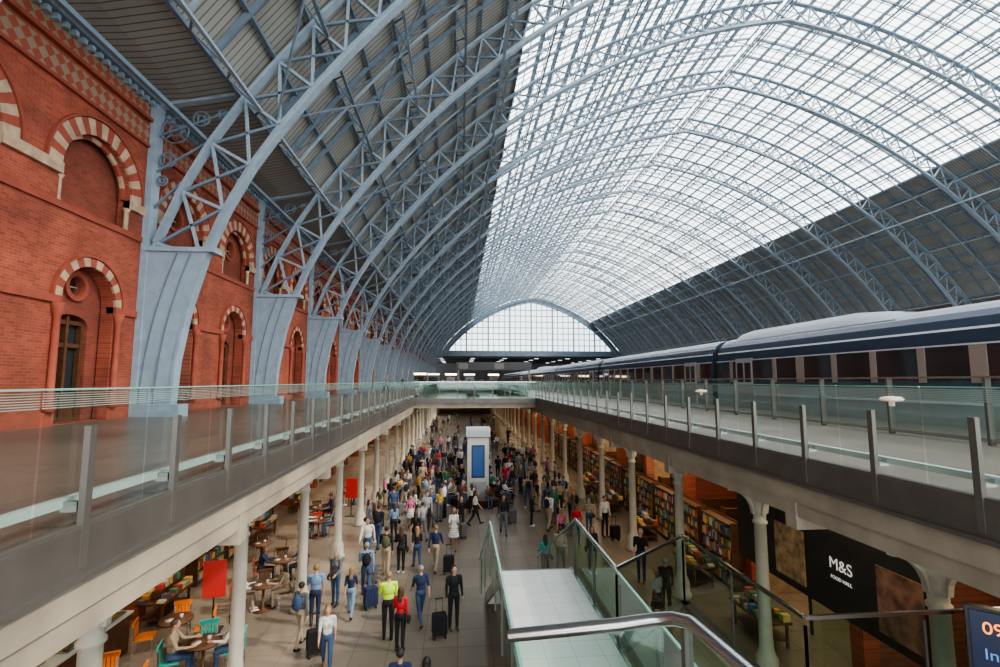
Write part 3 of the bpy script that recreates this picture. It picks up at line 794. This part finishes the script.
# ------------------------------------------------------------------ people
LAB={'skin':0,'hair':1,'top':2,'bottom':3,'shoe':4,'bag':5}
DUM=[mat('ph_'+k,(.5,.5,.5),var=0) for k in LAB]
def human(name,legs,arms,hair='short',skirt=False,backpack=False,sleeve='long',seated=False,fem=False,lean=0.,handbag=False):
    caps=[];ells=[]
    def cap(p0,p1,r0,r1,l): caps.append((Vector(p0),Vector(p1),r0,r1,l))
    def ell(c,r,l): ells.append((Vector(c),Vector(r),l))
    sw=.165 if fem else .19
    H=.92
    def tilt(p):
        p=Vector(p); d=p.z-H; return Vector((p.x,p.y*math.cos(lean)+d*math.sin(lean),H+d*math.cos(lean)-p.y*math.sin(lean)))
    ell(tilt((0,-.01,.96)),(.165 if not fem else .175,.12,.13),'bottom')
    ell(tilt((0,0,1.10)),(.145 if not fem else .125,.10,.15),'top')
    ell(tilt((0,0,1.28)),(.17 if not fem else .15,.118,.19),'top')
    if fem: ell(tilt((.06,.07,1.30)),(.065,.06,.07),'top'); ell(tilt((-.06,.07,1.30)),(.065,.06,.07),'top')
    cap(tilt((-sw+.03,0,1.425)),tilt((sw-.03,0,1.425)),.058,.058,'top')
    cap(tilt((0,-.01,1.40)),tilt((0,.0,1.47)),.085,.05,'top')
    cap(tilt((0,-.005,1.45)),tilt((0,.01,1.57)),.052,.05,'skin')
    hd=tilt((0,.012,1.635)); o=hd-Vector((0,.012,1.635))
    def T(x,y,z): return Vector((x,y,z))+o
    ell(T(0,.008,1.645),(.074,.092,.105),'skin'); ell(T(0,.03,1.585),(.055,.062,.055),'skin')
    ell(T(0,.105,1.625),(.013,.02,.024),'skin')
    for s_ in (-1,1):
        ell(T(s_*.078,0,1.625),(.012,.02,.032),'skin'); ell(T(s_*.03,.090,1.648),(.014,.012,.009),'hair')
    ell(T(0,.085,1.575),(.024,.012,.007),'skin')
    ell(T(0,-.014,1.672),(.084,.098,.092),'hair')
    if hair=='long':
        ell(T(0,-.06,1.56),(.085,.055,.15),'hair'); ell(T(0,-.085,1.45),(.075,.04,.12),'hair')
        for s_ in (-1,1): ell(T(s_*.075,-.01,1.58),(.022,.05,.10),'hair')
    if hair=='bun': ell(T(0,-.11,1.71),(.045,.045,.045),'hair')
    for s_,(th,kn) in zip((-1,1),legs):
        hip=Vector((s_*.09,0,.92)); knee=hip+Vector((s_*.005,math.sin(th)*.43,-math.cos(th)*.43))
        a=th-kn; ank=knee+Vector((0,math.sin(a)*.42,-math.cos(a)*.42))
        lb='skin' if skirt else 'bottom'
        cap(hip,knee,.088,.062,lb)
        mid=knee.lerp(ank,.35)+Vector((0,-.012,0)); cap(knee,mid,.06,.056,lb); cap(mid,ank,.055,.044 if not skirt else .036,lb)
        fp=a*.7; d=Vector((0,math.cos(fp),math.sin(fp))); dn=Vector((0,math.sin(fp),-math.cos(fp)))
        cap(ank+dn*.035-d*.035,ank+dn*.045+d*.08,.042,.042,'shoe'); cap(ank+dn*.045+d*.08,ank+dn*.052+d*.165,.042,.034,'shoe')
    if skirt:
        for j in range(5):
            z=.95-.09*j; ell((0,0,z),(.17+.018*j,.13+.02*j,.075),'bottom')
    for s_,(a,el,out) in zip((-1,1),arms):
        sh=tilt((s_*sw,0,1.42))
        d=Vector((s_*math.sin(out),math.sin(a)*math.cos(out),-math.cos(a)*math.cos(out)))
        elb=sh+d*.285; a2=a+el; o2=out*.3-.05*(el>1)
        d2=Vector((s_*math.sin(o2),math.sin(a2)*math.cos(o2),-math.cos(a2)*math.cos(o2)))
        wr=elb+d2*.25
        cap(sh,elb,.054,.043,'top'); cap(elb,wr,.042,.03,'top' if sleeve=='long' else 'skin')
        side=Vector((s_,0,0)); ac=d2.cross(side).normalized(); inn=(-side-d2*(-side).dot(d2)).normalized()
        if ac.y<0: ac=-ac
        pe=wr+d2*.085
        cap(wr+ac*.012,pe+ac*.022,.022,.018,'skin');cap(wr-ac*.012,pe-ac*.022,.022,.018,'skin');cap(wr,pe,.022,.02,'skin')
        for j,(off,ln) in enumerate(((.033,.036),(.011,.042),(-.011,.039),(-.033,.03))):
            p0=pe+ac*off; p1=p0+d2*ln+inn*.006; p2=p1+(d2+inn*.8).normalized()*ln*.9
            cap(p0,p1,.0095,.009,'skin'); cap(p1,p2,.009,.008,'skin')
        t0=wr+d2*.03+ac*.025; t1=t0+(ac+d2*.9).normalized()*.045; cap(t0,t1,.012,.010,'skin'); cap(t1,t1+d2*.028+inn*.006,.010,.009,'skin')
    if backpack:
        ell(tilt((0,-.19,1.25)),(.15,.10,.22),'bag'); cap(tilt((-.11,-.1,1.43)),tilt((-.12,.09,1.3)),.022,.022,'bag'); cap(tilt((.11,-.1,1.43)),tilt((.12,.09,1.3)),.022,.022,'bag')
    if handbag:
        ell((sw+.09,-.02,.88),(.05,.14,.11),'bag'); cap((sw+.06,-.03,.95),tilt((-.05,.0,1.44)),.012,.012,'bag')
    bld=MB()
    for p0,p1,r0,r1,l in caps: bld.capsule(p0,p1,r0,r1,DUM[0],12,3)
    for c,r,l in ells: bld.ellipsoid(c,r,DUM[0])
    me=bld.mesh('tmp'); ob=bpy.data.objects.new('tmp',me); COL.objects.link(ob)
    m=ob.modifiers.new('r','REMESH'); m.mode='VOXEL'; m.voxel_size=.0095; m.use_smooth_shade=True
    sm=ob.modifiers.new('s','SMOOTH'); sm.factor=.5; sm.iterations=2
    dg=bpy.context.evaluated_depsgraph_get(); dg.update()
    out=bpy.data.meshes.new_from_object(ob.evaluated_get(dg)); bpy.data.objects.remove(ob)
    out.name=name; nv=len(out.vertices); co=np.empty(nv*3); out.vertices.foreach_get('co',co); co=co.reshape(-1,3)
    nf=len(out.polygons); ct=np.empty(nf*3); out.polygons.foreach_get('center',ct); ct=ct.reshape(-1,3)
    best=np.full(nf,1e9); lab=np.zeros(nf,dtype=np.int32)
    for p0,p1,r0,r1,l in caps:
        p0=np.array(p0);p1=np.array(p1);d=p1-p0;t=np.clip(((ct-p0)@d)/max(1e-9,d@d),0,1)
        dist=np.linalg.norm(ct-(p0+t[:,None]*d),axis=1)-(r0+(r1-r0)*t)
        k=dist<best; best[k]=dist[k]; lab[k]=LAB[l]
    for c,r,l in ells:
        q_=(ct-np.array(c))/np.array(r); n_=np.linalg.norm(q_,axis=1); g=np.linalg.norm(q_/np.array(r),axis=1)+1e-9
        dist=n_*(n_-1)/g
        k=dist<best; best[k]=dist[k]; lab[k]=LAB[l]
    co[:,2]-=co[:,2].min(); out.vertices.foreach_set('co',co.ravel())
    out.materials.clear()
    for dmy in DUM: out.materials.append(dmy)
    out.polygons.foreach_set('material_index',lab); out.polygons.foreach_set('use_smooth',np.ones(nf,dtype=bool)); out.update()
    return out
r=R
TM={
 'm_stand':human('man_standing',[(r(3),r(3)),(r(-4),0)],[(r(5),r(12),r(6)),(r(-3),r(15),r(6))]),
 'm_phone':human('man_phone',[(r(4),r(4)),(r(-2),r(1))],[(r(25),r(85),r(8)),(r(0),r(12),r(6))],sleeve='short'),
 'm_walk':human('man_walking',[(r(25),r(5)),(r(-18),r(22))],[(r(-22),r(12),r(6)),(r(24),r(22),r(6))],lean=r(3)),
 'm_walk2':human('man_walking_b',[(r(-16),r(25)),(r(24),r(4))],[(r(20),r(25),r(6)),(r(-20),r(10),r(6))],sleeve='short',lean=r(3)),
 'm_pack':human('man_backpack',[(r(15),r(5)),(r(-12),r(14))],[(r(15),r(70),r(6)),(r(-10),r(15),r(6))],backpack=True),
 'w_stand':human('woman_standing',[(r(2),r(2)),(r(-3),0)],[(r(15),r(60),r(5)),(r(-3),r(14),r(5))],hair='long',fem=True,handbag=True),
 'w_walk':human('woman_walking',[(r(22),r(4)),(r(-16),r(22))],[(r(-16),r(14),r(5)),(r(18),r(22),r(5))],hair='long',fem=True,sleeve='short'),
 'w_dress':human('woman_dress',[(r(10),r(4)),(r(-10),r(12))],[(r(-8),r(14),r(6)),(r(12),r(45),r(6))],hair='bun',fem=True,skirt=True,sleeve='short'),
 'm_sit':human('man_seated',[(r(86),r(84)),(r(84),r(92))],[(r(35),r(50),r(8)),(r(25),r(60),r(8))],lean=r(6)),
 'w_sit':human('woman_seated',[(r(86),r(88)),(r(84),r(80))],[(r(30),r(70),r(8)),(r(40),r(40),r(6))],hair='long',fem=True,lean=r(10)),
}
SKIN=[mat('skin_%d'%i,c,.55,var=.04) for i,c in enumerate([(.50,.28,.20),(.43,.24,.16),(.26,.14,.085),(.12,.06,.04)])]
HAIR=[mat('hair_%d'%i,c,.6,var=.2,scale=30) for i,c in enumerate([(.02,.015,.012),(.06,.03,.016),(.26,.15,.07),(.25,.24,.23)])]
cloth={}
def CM(c):
    if c not in cloth: cloth[c]=mat('cloth_%d'%len(cloth),c,.85,var=.12,scale=12)
    return cloth[c]
BLK=(.012,.012,.015);NVY=(.015,.025,.07);GRY=(.11,.11,.12);WHT=(.60,.60,.58);DEN=(.04,.075,.15);BEI=(.34,.27,.19);REDC=(.48,.02,.03);PNK=(.5,.14,.26);OLV=(.08,.085,.04);LBL=(.16,.25,.38);HIV=(.5,.75,.04);TEA=(.03,.22,.22);BRN=(.12,.06,.035);MUS=(.5,.3,.05);GRN=(.04,.16,.08)
TOPS=[BLK,BLK,BLK,NVY,NVY,GRY,GRY,WHT,WHT,WHT,BEI,BEI,DEN,REDC,OLV,LBL,BRN,PNK,MUS,GRN,(.26,.27,.28)]
BOTS=[BLK,BLK,NVY,DEN,DEN,GRY,BEI,BLK]
def person(t,x,y,rot,top=None,bot=None,z=LOW,skin=None,hair=None,bag=BLK,sc=None):
    fem=t[0]=='w'
    o=place('woman' if fem else 'man',TM[t],(x,y,z),rot,scale=sc or ((.93 if fem else 1.0)*random.uniform(.94,1.05)))
    ms=[SKIN[random.choice((0,0,0,1,1,2,3)) if skin is None else skin],HAIR[random.choice((0,0,1,1,2,3)) if hair is None else hair],
        CM(top or random.choice(TOPS)),CM(bot or random.choice(BOTS)),CM(random.choice((BLK,BLK,WHT,BRN))),CM(bag)]
    for i,m in enumerate(ms):
        o.material_slots[i].link='OBJECT'; o.material_slots[i].material=m
    return o
occ=[]
def pp(*a,**k):
    occ.append((a[1],a[2])); return person(*a,**k)
FW,BK=math.pi,0.0
pp('w_walk',-3.15,12.6,FW+.2,WHT,DEN,hair=2)
pp('m_phone',-1.9,14.0,BK+.2,HIV,BLK)
pp('w_stand',-1.50,13.4,BK-.2,REDC,BLK,hair=1)
pp('m_walk2',-1.08,14.8,BK+.4,NVY,DEN,skin=0,hair=3)
pp('m_stand',-.12,14.4,FW+.3,BLK,BLK)
pp('m_stand',-1.14,10.3,BK,NVY,BLK); pp('w_stand',-.60,10.0,BK+.3,GRY,BLK)
pp('m_pack',-4.15,13.8,BK-.4,GRY,BEI,bag=DEN); pp('m_phone',-4.1,14.9,BK+.2,LBL,NVY)
pp('w_stand',-3.85,16.2,FW-.3,GRY,DEN); pp('w_walk',-3.2,15.4,BK,NVY,LBL,sc=.82); pp('m_pack',-3.0,16.7,BK+.2,LBL,DEN,bag=BLK)
pp('m_pack',-2.6,18.3,BK,BLK,BEI,bag=OLV); pp('m_walk',-3.5,19.6,FW,WHT,DEN); pp('w_stand',-2.1,18.6,BK,BLK,BLK); pp('w_walk',-1.55,18.9,BK+.2,BLK,DEN,hair=2)
pp('m_walk',-.85,18.7,BK-.2,NVY,BEI); pp('w_dress',-.2,20.8,FW,WHT,WHT,hair=2)
pp('w_stand',3.05,17.4,BK+.2,TEA,BLK,hair=0); pp('m_walk2',3.7,17.9,BK-.3,BEI,OLV)
pp('m_walk',2.05,22.7,FW,BLK,GRY); pp('w_stand',4.9,18,FW,BLK,BLK); pp('m_stand',6.6,22.0,FW+.4,WHT,BLK); pp('w_walk',4.4,21.1,BK,PNK,BLK,hair=2); pp('w_stand',5.1,21.2,FW,REDC,DEN)
pp('m_phone',6.4,17.1,FW-.5,BLK,NVY); pp('m_stand',6.2,14.6,BK,BLK,BLK)
pp('w_dress',-2.3,24,FW,PNK,WHT)
rnd=random.Random(11)
def free(x,y,d=.55):
    if math.hypot(x-1.1,y-29)<2.3: return False
    if abs(x)>0 and min(abs(x+4.8),abs(x-7.3))<.5: return False
    if LX0-.3<x<LX1+.4 and y<17: return False
    return all((x-a)**2+(y-c)**2>d*d for a,c in occ)
keys=['m_stand','m_phone','m_walk','m_walk2','m_pack','w_stand','w_walk','w_dress','w_stand','m_stand']
def crowd(n,x0,x1,y0,y1,d=.55):
    c=0;tr_=0
    while c<n and tr_<n*30:
        tr_+=1
        x=rnd.uniform(x0,x1); y=rnd.uniform(y0,y1)
        if not free(x,y,d): continue
        pp(rnd.choice(keys),x,y,rnd.choice((0,math.pi,0,math.pi,rnd.uniform(0,6.28)))+rnd.uniform(-.5,.5)); c+=1
def cluster(cx,cy,n,rad=.9):
    for i in range(n):
        for _ in range(20):
            a=rnd.uniform(0,6.28); d=rnd.uniform(.5,rad); x=cx+d*math.cos(a); y=cy+d*math.sin(a)
            if free(x,y,.45): pp(rnd.choice(keys[:2]+keys[4:6]+keys[8:]),x,y,a+math.pi/2+rnd.uniform(-.4,.4)); break
for (x,y,n) in ((-3.2,22.5,3),(-1.6,25.5,5),(-3.5,28,5),(-.9,31,5),(4.6,23.5,5),(5.3,26.5,5),(3.6,29.5,6),(5.2,33,5),(-2.6,34,5),(-.5,38,5),(3,36,5),(-3.2,41,4),(4.8,41,5),(.8,44,4),(-1,50,5),(3,52,4)): cluster(x,y,n,1.15)
crowd(5,-4.3,.5,20.5,24,.7)
crowd(16,-4.3,1.5,24,34)
crowd(8,2.2,6.4,26,36)
crowd(18,-4,6.5,36,52)
crowd(18,-4,6.5,52,80)
crowd(4,5.4,6.9,14,30)
for i in range(14):
    a=2*math.pi*i/14+.1
    person(rnd.choice(('m_sit','w_sit')),1.1+1.55*math.cos(a),29+1.55*math.sin(a),a-math.pi/2,z=LOW)
for (x,y,t) in ((-6,40,'m_walk'),(-4.6,52,'w_walk'),(-7,61,'m_pack'),(-5.5,75,'m_stand'),(7.0,55,'m_stand'),(2,98,'w_stand'),(0,104,'m_walk'),(4.5,99,'m_pack'),(-4,115,'w_walk')): person(t,x,y,rnd.uniform(0,6),z=0)
ci=0
for (x,y) in ((-6.1,12.8),(-7.4,14.0),(-6.0,16.1),(-7.6,11.4),(-6.2,18.2),(-6.4,10.2),(-7.6,20.0),(-6.3,23),(-7.0,25.3),(-6.2,28.6)):
    place('cafe_table',TB,(x,y,LOW))
    for j,a in enumerate((.3,.3+math.pi,1.9)):
        cx_=x+.66*math.cos(a);cy_=y+.66*math.sin(a); ro=a+math.pi/2
        cm_=CH[(j+ci)%2] if y<15 else CH[2+(ci%2)]
        place('cafe_chair',cm_,(cx_,cy_,LOW),ro); ci+=1
        if j<2 and (x>-7.3 or ci%3==0): person(rnd.choice(('m_sit','w_sit')),cx_+.02*math.cos(a),cy_+.02*math.sin(a),ro,rnd.choice((BLK,WHT,GRY,NVY,BEI)),z=LOW)
def case_mesh(m):
    s=MB()
    prof=[(-.17,.10),(-.20,.14),(-.20,.58),(-.17,.63),(.17,.63),(.20,.58),(.20,.14),(.17,.10)]
    s.prism(prof,-.12,.12,m); 
    for x in (-.1,0,.1): s.box(x-.02,x+.02,-.13,.13,.14,.6,m)
    for x in (-.15,.15):
        for y in (-.08,.08): s.lathe([(.035,0),(.035,.1)],M_dark,8,(x,y,0))
    for x in (-.09,.09): s.box(x-.01,x+.01,.09,.11,.6,.98,M_steel)
    s.box(-.11,.11,.08,.12,.97,1.01,M_dark)
    return s.mesh('wheeled_suitcase')
CS=[case_mesh(CM(BLK)),case_mesh(CM(NVY)),case_mesh(CM(REDC)),case_mesh(CM(GRY))]
place('wheeled_suitcase',CS[0],(-.5,14.0,LOW),.2); place('wheeled_suitcase',CS[0],(-.35,18.4,LOW)); place('wheeled_suitcase',CS[1],(-2.7,15.9,LOW),.5)
place('wheeled_suitcase',CS[0],(-3.65,13.4,LOW),.5); place('wheeled_suitcase',CS[3],(-3.0,17.8,LOW),.2); place('wheeled_suitcase',CS[0],(6.9,21.5,LOW),.2)
for i in range(26):
    x=rnd.uniform(-4,6.2);y=rnd.uniform(22,45)
    if free(x,y,.4): place('wheeled_suitcase',rnd.choice(CS),(x,y,LOW),rnd.uniform(0,3))

# ------------------------------------------------------------------ lighting
wd=bpy.data.worlds.new('sky'); scene.world=wd; wd.use_nodes=True
N=wd.node_tree.nodes;L=wd.node_tree.links
bg=N['Background']; bg.inputs['Strength'].default_value=4.1
tc=N.new('ShaderNodeTexCoord'); nz=N.new('ShaderNodeTexNoise'); nz.inputs['Scale'].default_value=3; nz.inputs['Detail'].default_value=5
rp=N.new('ShaderNodeValToRGB'); rp.color_ramp.elements[0].color=(.82,.88,.94,1); rp.color_ramp.elements[1].color=(1,.985,.96,1)
rp.color_ramp.elements[0].position=.35; rp.color_ramp.elements[1].position=.6
L.new(tc.outputs['Generated'],nz.inputs['Vector']); L.new(nz.outputs['Fac'],rp.inputs['Fac']); L.new(rp.outputs[0],bg.inputs['Color'])
sl=bpy.data.lights.new('sun','SUN'); sl.energy=5.5; sl.angle=R(3); sl.color=(1,.88,.72)
so=bpy.data.objects.new('sun',sl); COL.objects.link(so)
so.rotation_euler=Vector((-.72,.25,-.65)).to_track_quat('-Z','Y').to_euler()
# ------------------------------------------------------------------ camera
cd=bpy.data.cameras.new('camera'); cd.lens=17.28; cd.sensor_width=36; cd.clip_end=1000; cd.clip_start=.05
co_=bpy.data.objects.new('camera',cd); COL.objects.link(co_); co_.location=(0,0,1.15)
co_.rotation_euler=(R(95.65),0,R(-4.76)); scene.camera=co_
